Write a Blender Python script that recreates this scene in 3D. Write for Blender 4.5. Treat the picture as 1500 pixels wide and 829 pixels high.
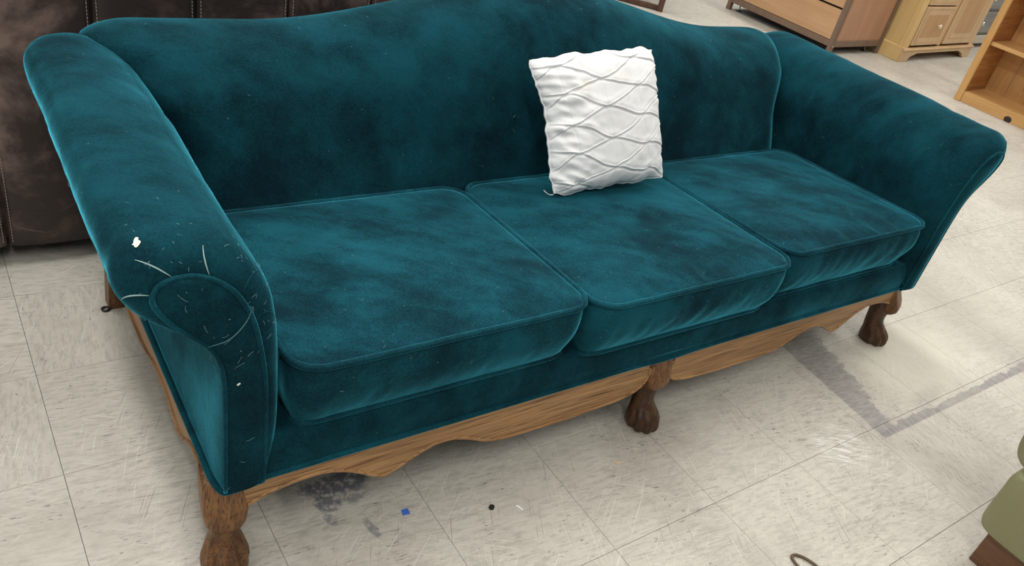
import bpy, bmesh, math, random
import numpy as np
from mathutils import Matrix, Vector, noise

for o in list(bpy.data.objects):
    bpy.data.objects.remove(o)
SC = bpy.context.scene
COL = SC.collection
PI = math.pi
random.seed(7)
RNG = np.random.default_rng(7)

# ------------------------------------------------------------------ camera
FPX = 1190.957
CAM_R = np.array([[0.81510318, -0.54358286, 0.20031094],      # right
                  [-0.16804108, -0.55275731, -0.81622396],    # down
                  [0.55440869, 0.63164628, -0.5418985]])      # forward
CAM_C = np.array([-0.407587, -0.948016, 1.321712])
cam = bpy.data.cameras.new('camera')
cam.sensor_fit = 'HORIZONTAL'
cam.sensor_width = 36.0
cam.lens = 36.0 * FPX / 1500.0
cam.clip_start = 0.02
cam_ob = bpy.data.objects.new('camera', cam)
COL.objects.link(cam_ob)
mw = Matrix.Identity(4)
for r in range(3):
    mw[r][0] = CAM_R[0][r]
    mw[r][1] = -CAM_R[1][r]
    mw[r][2] = -CAM_R[2][r]
    mw[r][3] = CAM_C[r]
cam_ob.matrix_world = mw
SC.camera = cam_ob

# ------------------------------------------------------------------ light
world = bpy.data.worlds.new('world')
SC.world = world
world.use_nodes = True
wbg = world.node_tree.nodes['Background']
wbg.inputs[0].default_value = (0.97, 0.985, 1.0, 1)
wbg.inputs[1].default_value = 0.17

def ceiling_lamp(x, y, z, sx, sy, power, col=(1.0, 0.98, 0.94)):
    l = bpy.data.lights.new('ceiling_lamp', 'AREA')
    l.shape = 'RECTANGLE'
    l.size = sx
    l.size_y = sy
    l.energy = power
    l.color = col
    o = bpy.data.objects.new('ceiling_lamp', l)
    o.location = (x, y, z)
    COL.objects.link(o)
    return o

# rows of fluorescent fixtures of the shop ceiling
for lx, row in ((-3.7, (60, 55, 40)), (-0.75, (62, 62, 66)), (2.2, (30, 52, 62)), (5.15, (36, 50, 60)), (8.1, (50, 60, 60))):
    for ly, p in zip((-2.4, 0.9, 4.2), row):
        ceiling_lamp(lx, ly, 3.70, 0.30, 2.4, p)

SC.view_settings.view_transform = 'Standard'
SC.view_settings.look = 'None'
SC.view_settings.gamma = 1.0
SC.view_settings.use_curve_mapping = False
SC.view_settings.exposure = 0.0

# ------------------------------------------------------------------ node helpers
class NT:
    def __init__(self, name):
        self.m = bpy.data.materials.new(name)
        self.m.use_nodes = True
        self.t = self.m.node_tree
        self.b = self.t.nodes['Principled BSDF']
        self.out = self.t.nodes['Material Output']
    def n(self, typ, ins=None, **props):
        nd = self.t.nodes.new(typ)
        for k, v in props.items():
            setattr(nd, k, v)
        for k, v in (ins or {}).items():
            self.set(nd.inputs[k], v)
        return nd
    def set(self, sock, v):
        if isinstance(v, bpy.types.NodeSocket):
            self.t.links.new(v, sock)
        elif isinstance(v, (tuple, list)) and len(v) == 3 and sock.type == 'RGBA':
            sock.default_value = (*v, 1)
        else:
            sock.default_value = v
    def math(self, op, a, b=0.0, c=0.0, clamp=False):
        nd = self.n('ShaderNodeMath', {0: a, 1: b, 2: c}, operation=op)
        nd.use_clamp = clamp
        return nd.outputs[0]
    def mix(self, f, a, b, mode='MIX'):
        nd = self.n('ShaderNodeMix', None, data_type='RGBA', blend_type=mode)
        self.set(nd.inputs[0], f)
        self.set(nd.inputs[6], a)
        self.set(nd.inputs[7], b)
        return nd.outputs[2]
    def ramp(self, f, lo, hi):
        nd = self.n('ShaderNodeMapRange', {0: f, 1: lo, 2: hi})
        nd.interpolation_type = 'SMOOTHSTEP'
        return nd.outputs[0]
    def mapped(self, vec, scale=(1, 1, 1), rot=(0, 0, 0), loc=(0, 0, 0)):
        # turn first, then stretch, so that the grain follows the turned axis
        if any(rot):
            vec = self.n('ShaderNodeVectorRotate', {0: vec, 'Rotation': rot}, rotation_type='EULER_XYZ').outputs[0]
        return self.n('ShaderNodeMapping', {0: vec, 'Location': loc, 'Scale': scale}).outputs[0]
    def noise(self, vec, scale, detail=2.0, rough=0.5, dist=0.0):
        return self.n('ShaderNodeTexNoise', {'Vector': vec, 'Scale': scale, 'Detail': detail, 'Roughness': rough, 'Distortion': dist}).outputs[0]
    def pos(self):
        return self.n('ShaderNodeNewGeometry').outputs['Position']
    def obj(self):
        return self.n('ShaderNodeTexCoord').outputs['Object']
    def bump(self, h, strength, dist=0.01):
        nd = self.n('ShaderNodeBump', {'Height': h, 'Strength': strength, 'Distance': dist})
        self.set(self.b.inputs['Normal'], nd.outputs[0])
        return nd
    def P(self, **kw):
        names = dict(col='Base Color', rough='Roughness', spec='Specular IOR Level', metal='Metallic', sheen='Sheen Weight',
                     sheenr='Sheen Roughness', sheent='Sheen Tint', coat='Coat Weight', coatr='Coat Roughness')
        for k, v in kw.items():
            self.set(self.b.inputs[names[k]], v)
        return self

def plain(name, col, rough=0.5, metal=0.0, spec=0.5):
    return NT(name).P(col=col, rough=rough, metal=metal, spec=spec).m

def mat_velvet(name='velvet', k=1.0, lo=0.56, hi=1.02):
    t = NT(name)
    o = t.obj()
    big = t.noise(o, 3.4, 4, 0.6, 0.15)
    brush = t.noise(t.mapped(o, (7, 15, 11), (0.3, 0.2, 0.6)), 1.0, 6, 0.66, 0.25)
    fine = t.noise(o, 240, 3, 0.75)
    f = t.math('ADD', t.math('MULTIPLY', big, 0.75), t.math('MULTIPLY', brush, 0.55))
    f = t.math('ADD', f, t.math('MULTIPLY', t.math('SUBTRACT', fine, 0.25), 0.46))
    f = t.ramp(f, lo, hi)
    col = t.mix(f, (0.0030 * k, 0.0150 * k, 0.0215 * k), (0.0060 * k, 0.057 * k, 0.078 * k))
    # lint specks caught in the pile
    vor = t.n('ShaderNodeTexVoronoi', {'Vector': o, 'Scale': 95.0}, feature='F1')
    rnd = t.math('GREATER_THAN', vor.outputs['Color'], 0.93)
    spk = t.math('MULTIPLY', t.math('LESS_THAN', vor.outputs['Distance'], 0.10), rnd)
    spk = t.math('MULTIPLY', spk, t.ramp(t.noise(o, 7.0, 2), 0.5, 0.62))
    col = t.mix(t.math('MULTIPLY', spk, 0.55), col, (0.35, 0.45, 0.45))
    t.P(col=col, rough=0.9, spec=0.04, sheen=t.math('ADD', 0.48, t.math('MULTIPLY', f, 0.52)), sheenr=0.28, sheent=(0.10, 0.66, 0.88))
    t.bump(t.math('ADD', t.math('MULTIPLY', fine, 0.35), brush), 0.25, 0.006)
    return t.m

def mat_wood(name, dark, mid, light, axis=0, scale=1.0, rough=0.45, pores=1.0):
    t = NT(name)
    o = t.obj()
    s = [34.0 * scale] * 3
    s[axis] = 1.3 * scale
    ring = t.noise(t.mapped(o, tuple(s)), 1.0, 4, 0.6, 0.5)
    s2 = [300.0 * scale] * 3
    s2[axis] = 7.0 * scale
    pore = t.noise(t.mapped(o, tuple(s2)), 1.0, 3, 0.65)
    big = t.noise(o, 4.0 * scale, 2)
    c = t.mix(t.ramp(ring, 0.32, 0.68), mid, light)
    c = t.mix(t.math('MULTIPLY', t.ramp(pore, 0.46, 0.66), 0.8 * pores), c, dark)
    c = t.mix(t.math('MULTIPLY', t.ramp(big, 0.5, 0.8), 0.2), c, dark)
    t.P(col=c, rough=rough, spec=0.4)
    t.bump(pore, 0.18 * pores, 0.004)
    return t.m

VELVET = mat_velvet()
VELVET_PIPE = mat_velvet('velvet_piping', 1.5)
VELVET_SEAT = mat_velvet('velvet_brushed_seat', 1.4, 0.56, 0.96)
OAK_X = mat_wood('oak_along', (0.09, 0.036, 0.012), (0.33, 0.172, 0.068), (0.46, 0.262, 0.112), 0)
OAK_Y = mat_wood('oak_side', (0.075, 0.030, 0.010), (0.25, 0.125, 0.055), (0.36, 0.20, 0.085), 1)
OAK_LEG = mat_wood('oak_leg', (0.030, 0.012, 0.005), (0.13, 0.055, 0.020), (0.26, 0.125, 0.045), 2)
PAW = mat_wood('dark_stained_paw', (0.008, 0.004, 0.002), (0.045, 0.020, 0.009), (0.105, 0.048, 0.020), 2, 1.6, 0.32)
PAW_LIGHT = mat_wood('worn_stained_paw', (0.015, 0.007, 0.003), (0.085, 0.036, 0.014), (0.20, 0.095, 0.035), 2, 1.6, 0.36)
LINT = plain('lint', (0.30, 0.42, 0.43), 0.9)
PALE = plain('pleat_highlight', (0.26, 0.40, 0.40), 0.9)  # bright highlights of the velvet pleat folds, put into the colour
CREASE_TEAL = plain('crease_teal', (0.06, 0.17, 0.19), 0.9)
METAL = plain('steel', (0.6, 0.6, 0.6), 0.3, 1.0)
BLACK = plain('black_plastic', (0.012, 0.012, 0.012), 0.5)

# ------------------------------------------------------------------ mesh helpers
def link(o, parent=None):
    COL.objects.link(o)
    if parent is not None:
        o.parent = parent
    return o

def mesh(name, verts, faces, mat, parent=None, smooth=True):
    me = bpy.data.meshes.new(name)
    me.from_pydata([tuple(map(float, v)) for v in verts], [], [tuple(map(int, f)) for f in faces])
    me.materials.append(mat)
    if smooth:
        me.polygons.foreach_set('use_smooth', [True] * len(me.polygons))
    me.update()
    bm = bmesh.new()
    bm.from_mesh(me)
    bmesh.ops.recalc_face_normals(bm, faces=bm.faces)
    bm.to_mesh(me)
    bm.free()
    return link(bpy.data.objects.new(name, me), parent)

def loft(rings, closed=True, cap0=False, cap1=False):
    n = len(rings[0])
    V = [p for r in rings for p in r]
    F = []
    for i in range(len(rings) - 1):
        for j in range(n if closed else n - 1):
            k = (j + 1) % n
            F.append((i * n + j, i * n + k, (i + 1) * n + k, (i + 1) * n + j))
    if cap0:
        F.append(tuple(range(n - 1, -1, -1)))
    if cap1:
        F.append(tuple((len(rings) - 1) * n + j for j in range(n)))
    return V, F

def tube(path, r, closed=False, n=8, taper=None, up=None):
    P = [np.array(p, float) for p in path]
    m = len(P)
    rings = []
    prev = None
    for i in range(m):
        a = P[(i - 1) % m] if (closed or i > 0) else P[i]
        b = P[(i + 1) % m] if (closed or i < m - 1) else P[i]
        t = b - a
        t = t / (np.linalg.norm(t) + 1e-12)
        if prev is None:
            h = np.array([0, 0, 1.0]) if abs(t[2]) < 0.9 else np.array([1.0, 0, 0])
            x = np.cross(t, h)
        else:
            x = prev - t * (prev @ t)
        x = x / (np.linalg.norm(x) + 1e-12)
        prev = x
        y = np.cross(t, x)
        rr = r if taper is None else r * taper[i]
        rings.append([P[i] + rr * (math.cos(2 * PI * k / n) * x + math.sin(2 * PI * k / n) * y) for k in range(n)])
    V, F = loft(rings, True, not closed, not closed)
    if closed:
        o = (m - 1) * n
        # match the seam by nearest vertex
        d = [np.linalg.norm(rings[-1][0] - rings[0][k]) for k in range(n)]
        s = int(np.argmin(d))
        for j in range(n):
            F.append((o + j, o + (j + 1) % n, (j + 1 + s) % n, (j + s) % n))
    return V, F

def merge(parts):
    V, F = [], []
    for v, f in parts:
        k = len(V)
        V += list(v)
        F += [tuple(i + k for i in g) for g in f]
    return V, F

def crom(pts, n, closed=False):
    """resample a polyline smoothly (Catmull-Rom, by index)"""
    P = np.array(pts, float)
    m = len(P)
    out = []
    T = np.linspace(0, m if closed else m - 1, n, endpoint=not closed)
    for t in T:
        i = int(math.floor(t))
        f = t - i
        if closed:
            a, b, c, d = P[(i - 1) % m], P[i % m], P[(i + 1) % m], P[(i + 2) % m]
        else:
            i = min(i, m - 2)
            f = t - i
            b, c = P[i], P[i + 1]
            a = P[i - 1] if i > 0 else 2 * b - c
            d = P[i + 2] if i + 2 < m else 2 * c - b
        out.append(0.5 * (2 * b + (c - a) * f + (2 * a - 5 * b + 4 * c - d) * f ** 2 + (3 * b - a - 3 * c + d) * f ** 3))
    return np.array(out)

def box_bm(bm, x0, x1, y0, y1, z0, z1):
    vs = [bm.verts.new((x, y, z)) for x in (x0, x1) for y in (y0, y1) for z in (z0, z1)]
    for f in ((0, 1, 3, 2), (4, 6, 7, 5), (0, 4, 5, 1), (2, 3, 7, 6), (0, 2, 6, 4), (1, 5, 7, 3)):
        bm.faces.new([vs[i] for i in f])

def box(name, ext, mat, parent=None, bevel=0.003, seg=2, smooth=False):
    bm = bmesh.new()
    box_bm(bm, *ext)
    if bevel:
        bmesh.ops.bevel(bm, geom=bm.edges[:], offset=bevel, segments=seg, affect='EDGES', profile=0.5)
    bmesh.ops.recalc_face_normals(bm, faces=bm.faces)
    me = bpy.data.meshes.new(name)
    bm.to_mesh(me)
    bm.free()
    me.materials.append(mat)
    if smooth:
        me.polygons.foreach_set('use_smooth', [True] * len(me.polygons))
    return link(bpy.data.objects.new(name, me), parent)

def prism(name, outline, axis, a, b, mat, parent=None, bevel=0.0):
    """outline of 2-D points extruded along axis from a to b"""
    bm = bmesh.new()
    def P(q, w):
        return {0: (w, q[0], q[1]), 1: (q[0], w, q[1]), 2: (q[0], q[1], w)}[axis]
    A = [bm.verts.new(P(q, a)) for q in outline]
    B = [bm.verts.new(P(q, b)) for q in outline]
    n = len(outline)
    bm.faces.new(A)
    bm.faces.new(B[::-1])
    for i in range(n):
        j = (i + 1) % n
        bm.faces.new((A[i], B[i], B[j], A[j]))
    bmesh.ops.recalc_face_normals(bm, faces=bm.faces)
    if bevel:
        es = [e for e in bm.edges if e.calc_face_angle(0) > 0.6]
        bmesh.ops.bevel(bm, geom=es, offset=bevel, segments=2, affect='EDGES', profile=0.5)
    me = bpy.data.meshes.new(name)
    bm.to_mesh(me)
    bm.free()
    me.materials.append(mat)
    return link(bpy.data.objects.new(name, me), parent)

def thing(name, label, cat, loc=(0, 0, 0), rz=0.0, group=None):
    o = bpy.data.objects.new(name, None)
    o.empty_display_size = 0.1
    o.location = loc
    o.rotation_euler = (0, 0, rz)
    tag(o, label, cat, group)
    return link(o)

def tag(o, label, cat, group=None):
    o['label'] = label
    o['category'] = cat
    if group:
        o['group'] = group
    return o

def sstep(a, b, x):
    t = min(1.0, max(0.0, (x - a) / (b - a)))
    return t * t * (3 - 2 * t)

def nz(x, y, z, s=1.0):
    return noise.noise(Vector((x * s, y * s, z * s)))

def lint(part, count, length=(0.004, 0.02), zone=None, r=0.00016, mat=None):
    """loose hairs lying on the surface of a part: one uncountable child"""
    me = part.data
    rnd = random.Random(len(me.vertices) + count)
    polys = [p for p in me.polygons if (zone is None or zone(p.center))]
    if not polys:
        return
    w = [p.area for p in polys]
    parts = []
    for p in rnd.choices(polys, w, k=count):
        n = p.normal
        t = n.orthogonal().normalized()
        t.rotate(Matrix.Rotation(rnd.uniform(0, 2 * PI), 3, n))
        L = rnd.uniform(*length) * rnd.uniform(0.4, 1.0)
        k = 6
        bend = rnd.uniform(-1.2, 1.2)
        q = p.center + n * 0.0012
        path = [q.copy()]
        for i in range(k):
            t.rotate(Matrix.Rotation(bend / k + rnd.uniform(-0.15, 0.15), 3, n))
            q = q + t * (L / k)
            path.append(q + n * 0.0006 * math.sin(PI * (i + 1) / k))
        parts.append(tube([tuple(x) for x in path], r, n=3))
    V, F = merge(parts)
    o = mesh('lint', V, F, mat or LINT, part, False)
    o['kind'] = 'stuff'
    return o

# ------------------------------------------------------------------ floor
T = 0.305
def mat_floor():
    t = NT('vinyl_tile')
    p = t.pos()
    g = t.mapped(p, (1 / T, 1 / T, 1 / T))
    fl = t.n('ShaderNodeVectorMath', {0: g}, operation='FLOOR').outputs[0]
    wn = t.n('ShaderNodeTexWhiteNoise', {'Vector': fl}, noise_dimensions='3D')
    tid = wn.outputs['Value']
    sep = t.n('ShaderNodeSeparateXYZ', {0: fl})
    par = t.math('MODULO', t.math('ABSOLUTE', t.math('ADD', sep.outputs[0], sep.outputs[1])), 2.0)
    off = t.n('ShaderNodeVectorMath', {0: wn.outputs['Color'], 1: (9.0, 9.0, 9.0)}, operation='MULTIPLY').outputs[0]
    q = t.n('ShaderNodeVectorMath', {0: p, 1: off}, operation='ADD').outputs[0]
    par = t.math('MULTIPLY', par, t.math('GREATER_THAN', tid, 0.6))
    sA = t.noise(t.mapped(q, (26, 120, 10), (0, 0, 0.10)), 1.0, 5, 0.7, 0.2)
    sB = t.noise(t.mapped(q, (120, 26, 10), (0, 0, 0.10)), 1.0, 5, 0.7, 0.2)
    streak = t.n('ShaderNodeMix', {0: par, 2: sA, 3: sB}).outputs[0]
    cloud = t.noise(p, 2.6, 5, 0.62, 0.4)
    fine = t.noise(p, 60, 4, 0.7)
    base = t.mix(t.ramp(streak, 0.42, 0.68), (0.555, 0.528, 0.468), (0.385, 0.364, 0.320))
    base = t.mix(t.math('MULTIPLY', t.ramp(cloud, 0.36, 0.62), 0.34), base, (0.61, 0.585, 0.52))
    base = t.mix(t.math('MULTIPLY', t.ramp(fine, 0.5, 0.75), 0.25), base, (0.30, 0.285, 0.25))
    base = t.mix(t.math('MULTIPLY', tid, 0.16), base, (0.37, 0.345, 0.305))
    grime = t.noise(p, 1.7, 6, 0.7, 0.3)
    base = t.mix(t.math('MULTIPLY', t.ramp(grime, 0.47, 0.70), 0.55), base, (0.335, 0.305, 0.26))
    # dark flecks pressed into the vinyl
    fA = t.noise(t.mapped(q, (48, 210, 40), (0, 0, 0.14)), 1.0, 3, 0.55)
    fB = t.noise(t.mapped(q, (210, 48, 40), (0, 0, 0.14)), 1.0, 3, 0.55)
    fleck = t.n('ShaderNodeMix', {0: par, 2: fA, 3: fB}).outputs[0]
    fm = t.math('MULTIPLY', t.ramp(fleck, 0.625, 0.675), t.ramp(t.noise(p, 7, 4), 0.42, 0.60))
    base = t.mix(t.math('MULTIPLY', fm, 0.7), base, (0.10, 0.088, 0.074))
    # pale and dark scratches in several directions
    for rz, sd, lo, tone in ((0.55, 3.0, 0.635, 1), (-0.75, 11.0, 0.64, 1), (1.9, 21.0, 0.64, 1), (0.15, 31.0, 0.65, 0), (-1.1, 41.0, 0.655, 0), (2.5, 51.0, 0.64, 1)):
        s = t.noise(t.mapped(p, (6.0, 300, 1), (0, 0, rz), (sd, sd, 0)), 1.0, 2, 0.5, 0.03)
        sm = t.math('MULTIPLY', t.ramp(s, lo, lo + 0.035), t.ramp(t.noise(t.mapped(p, (1, 1, 1), (0, 0, 0), (sd, 0, 0)), 4.0, 3, 0.6), 0.44, 0.60))
        base = t.mix(t.math('MULTIPLY', sm, 0.62 if tone else 0.6), base, (0.70, 0.68, 0.61) if tone else (0.15, 0.135, 0.115))
    # worn patches and stains with shapes of their own
    wob = t.noise(p, 14, 8, 0.72)
    sp = t.n('ShaderNodeSeparateXYZ', {0: p})
    X, Y = sp.outputs[0], sp.outputs[1]
    def blob(cx, cy, rx, ry, ang, soft, wamp):
        m = t.mapped(p, (1 / rx, 1 / ry, 0.0), (0, 0, 0), (0, 0, 0))
        vr = t.n('ShaderNodeVectorRotate', {0: t.n('ShaderNodeVectorMath', {0: p, 1: (cx, cy, 0.0)}, operation='SUBTRACT').outputs[0], 'Angle': -ang}, rotation_type='Z_AXIS').outputs[0]
        m = t.n('ShaderNodeVectorMath', {0: vr, 1: (1 / rx, 1 / ry, 0.0)}, operation='MULTIPLY').outputs[0]
        ln = t.n('ShaderNodeVectorMath', {0: m}, operation='LENGTH').outputs['Value']
        d = t.math('ADD', ln, t.math('MULTIPLY', t.math('SUBTRACT', wob, 0.5), wamp))
        return t.n('ShaderNodeMapRange', {0: d, 1: 1.0 - soft, 2: 1.0 + soft, 3: 1.0, 4: 0.0}).outputs[0]
    # worn-through strip following the joints (grey backing shows)
    worn = t.mix(t.ramp(streak, 0.4, 0.65), (0.26, 0.246, 0.244), (0.165, 0.155, 0.157))
    wv = t.math('SUBTRACT', wob, 0.5)
    Yq = t.math('ADD', Y, 0.33)
    left = t.ramp(t.math('SUBTRACT', t.math('ADD', X, t.math('MULTIPLY', wv, 0.02)), t.math('ADD', 1.548, t.math('MULTIPLY', Yq, 0.09))), -0.004, 0.006)
    right = t.ramp(t.math('SUBTRACT', t.math('ADD', t.math('ADD', 1.615, t.math('MULTIPLY', Yq, 0.38)), t.math('MULTIPLY', wv, 0.16)), X), -0.004, 0.008)
    ends = t.math('MULTIPLY', t.ramp(Y, -0.345, -0.325), t.math('SUBTRACT', 1.0, t.ramp(t.math('ADD', Y, t.math('MULTIPLY', wv, 0.2)), 0.02, 0.12)))
    strip = t.math('MULTIPLY', t.math('MULTIPLY', left, right), ends)
    dY = t.math('ABSOLUTE', t.math('ADD', t.math('ADD', Y, 0.333), t.math('MULTIPLY', wv, 0.035)))
    thin = t.math('MULTIPLY', t.math('SUBTRACT', 1.0, t.ramp(t.math('ADD', dY, t.math('MULTIPLY', wv, 0.04)), 0.010, 0.015)), t.math('MULTIPLY', t.ramp(X, 1.53, 1.57), t.math('SUBTRACT', 1.0, t.ramp(X, 2.6, 3.0))))
    for b, k in ((strip, 0.72), (thin, 0.8), (blob(2.42, -0.10, 0.10, 0.26, -0.2, 0.45, 1.8), 0.42), (blob(1.86, -0.285, 0.09, 0.028, 0.2, 0.3, 2.4), 0.5)):
        base = t.mix(t.math('MULTIPLY', b, k), base, worn)
    # cream tiles beside it
    for b, k in ((blob(1.98, -0.14, 0.26, 0.17, 0.1, 0.35, 1.1), 0.55), (blob(2.45, -0.05, 0.32, 0.20, 0.1, 0.5, 1.4), 0.4)):
        base = t.mix(t.math('MULTIPLY', b, k), base, (0.66, 0.63, 0.52))
    sc_ = t.noise(t.mapped(p, (20, 160, 1), (0, 0, 0.6)), 1.0, 3, 0.6)
    base = t.mix(t.math('MULTIPLY', blob(1.385, -0.313, 0.075, 0.06, 0.3, 0.5, 1.5), t.math('MULTIPLY', t.ramp(sc_, 0.48, 0.58), 0.75)), base, (0.78, 0.77, 0.72))
    # blue-black paint stains by the front apron
    for b, k in ((blob(0.123, 0.043, 0.026, 0.028, 0, 0.12, 2.2), 0.8), (blob(0.165, 0.085, 0.075, 0.030, 0.0, 0.15, 2.2), 0.85), (blob(0.186, 0.045, 0.030, 0.018, 0.5, 0.2, 2.4), 0.6),
                 (blob(0.178, -0.055, 0.010, 0.026, 0.2, 0.2, 1.8), 0.6), (blob(0.112, 0.0, 0.012, 0.02, 0.2, 0.2, 1.8), 0.6)):
        base = t.mix(t.math('MULTIPLY', t.math('MULTIPLY', b, k), t.ramp(t.noise(p, 55, 5, 0.7), 0.36, 0.54)), base, (0.095, 0.110, 0.145))
    t.P(col=base, rough=t.math('ADD', 0.36, t.math('MULTIPLY', fine, 0.22)), spec=0.4)
    t.bump(t.math('ADD', streak, t.math('MULTIPLY', fine, 0.5)), 0.12, 0.003)
    return t.m

FLOOR = mat_floor()
GROUT = plain('joint_dirt', (0.07, 0.062, 0.052), 0.9)
floor = box('floor', (-24 * T, 40 * T, -20 * T, 40 * T, -0.06, -0.003), GROUT, None, 0)
floor['kind'] = 'structure'
ceil_ = box('ceiling', (-24 * T, 40 * T, -20 * T, 40 * T, 3.9, 4.0), plain('ceiling_paint', (0.75, 0.75, 0.73), 0.9), None, 0)
ceil_['kind'] = 'structure'
GAP = 0.0004
bm = bmesh.new()
box_bm(bm, GAP, T - GAP, GAP, T - GAP, -0.003, 0.0)
top = [e for e in bm.edges if all(v.co.z > -0.001 for v in e.verts)]
bmesh.ops.bevel(bm, geom=top, offset=0.0005, segments=1, affect='EDGES')
bmesh.ops.recalc_face_normals(bm, faces=bm.faces)
tile_me = bpy.data.meshes.new('tile')
bm.to_mesh(tile_me)
tile_me.materials.append(FLOOR)
tv = [v.co.copy() for v in bm.verts]
tf = [[v.index for v in f.verts] for f in bm.faces]
bm.verts.index_update()
tf = [[v.index for v in f.verts] for f in bm.faces]
bm.free()
cand = []
for i in range(-24, 40):
    for j in range(-20, 40):
        c = np.array([(i + .5) * T, (j + .5) * T, 0]) - CAM_C
        q = CAM_R @ c
        size = 0.0
        if q[2] > 0.1:
            px, py = 750 + FPX * q[0] / q[2], 414.5 + FPX * q[1] / q[2]
            # largest in view first; those below the sofa show nothing
            under = -0.2 < (i + .5) * T < 2.0 and 0.15 < (j + .5) * T < 1.0
            if -150 < px < 1650 and -80 < py < 980 and not under:
                size = 1.0 / q[2] ** 2
        cand.append((size, i, j))
cand.sort(reverse=True)
rest = []
for k, (s, i, j) in enumerate(cand):
    if k < 290 and s > 0:
        o = bpy.data.objects.new('tile', tile_me)
        o.location = (i * T, j * T, 0)
        link(o, floor)
    else:
        rest.append((i, j))
V = np.concatenate([np.array([tuple(v) for v in tv]) + np.array([i * T, j * T, 0]) for i, j in rest])
F = [[k * len(tv) + a for a in f] for k in range(len(rest)) for f in tf]
o = mesh('tile_field', V, F, FLOOR, floor, False)
o['kind'] = 'stuff'

# ------------------------------------------------------------------ the green sofa
SOFA_LOC = (0.921, -0.034, 0.0)
SOFA_RZ = -0.0097
sofa = thing('sofa', 'long camelback sofa in dark teal velvet with rolled arms and carved oak claw feet', 'sofa', SOFA_LOC, SOFA_RZ)

# --- rolled arms: outer section and smaller front panel, (u, z), left arm
ARM_O = [(-1.034, .215), (-1.034, .30), (-1.034, .39), (-1.036, .46), (-1.046, .515), (-1.075, .552), (-1.115, .572), (-1.150, .600), (-1.168, .635), (-1.166, .670), (-1.143, .697), (-1.100, .708),
         (-1.055, .702), (-1.010, .680), (-.977, .640), (-.954, .590), (-.942, .520), (-.937, .430), (-.935, .345), (-.940, .285), (-.955, .240), (-.964, .218)]
ARM_P = [(-1.029, .222), (-1.030, .30), (-1.031, .39), (-1.033, .455), (-1.041, .508), (-1.060, .543), (-1.088, .572), (-1.112, .600), (-1.127, .630), (-1.122, .652), (-1.105, .663), (-1.075, .664),
         (-1.046, .652), (-1.021, .628), (-1.003, .597), (-.990, .562), (-.978, .505), (-.970, .437), (-.967, .345), (-.966, .285), (-.966, .245), (-.966, .224)]
NP = 110
O_ = crom(ARM_O, NP)
P_ = crom(ARM_P, NP)

def arm_point(j, s, side):
    """surface of the arm front: s=0 panel edge, s=1 full section"""
    a = s * PI / 2
    j0 = min(int(j), NP - 2)
    fr = j - j0
    pj = P_[j0] * (1 - fr) + P_[j0 + 1] * fr
    oj = O_[j0] * (1 - fr) + O_[j0 + 1] * fr
    u, z = pj + (oj - pj) * math.sin(a)
    v = -0.012 + 0.050 * (1 - math.cos(a))
    return np.array([u * (-side), v, z])

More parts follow.
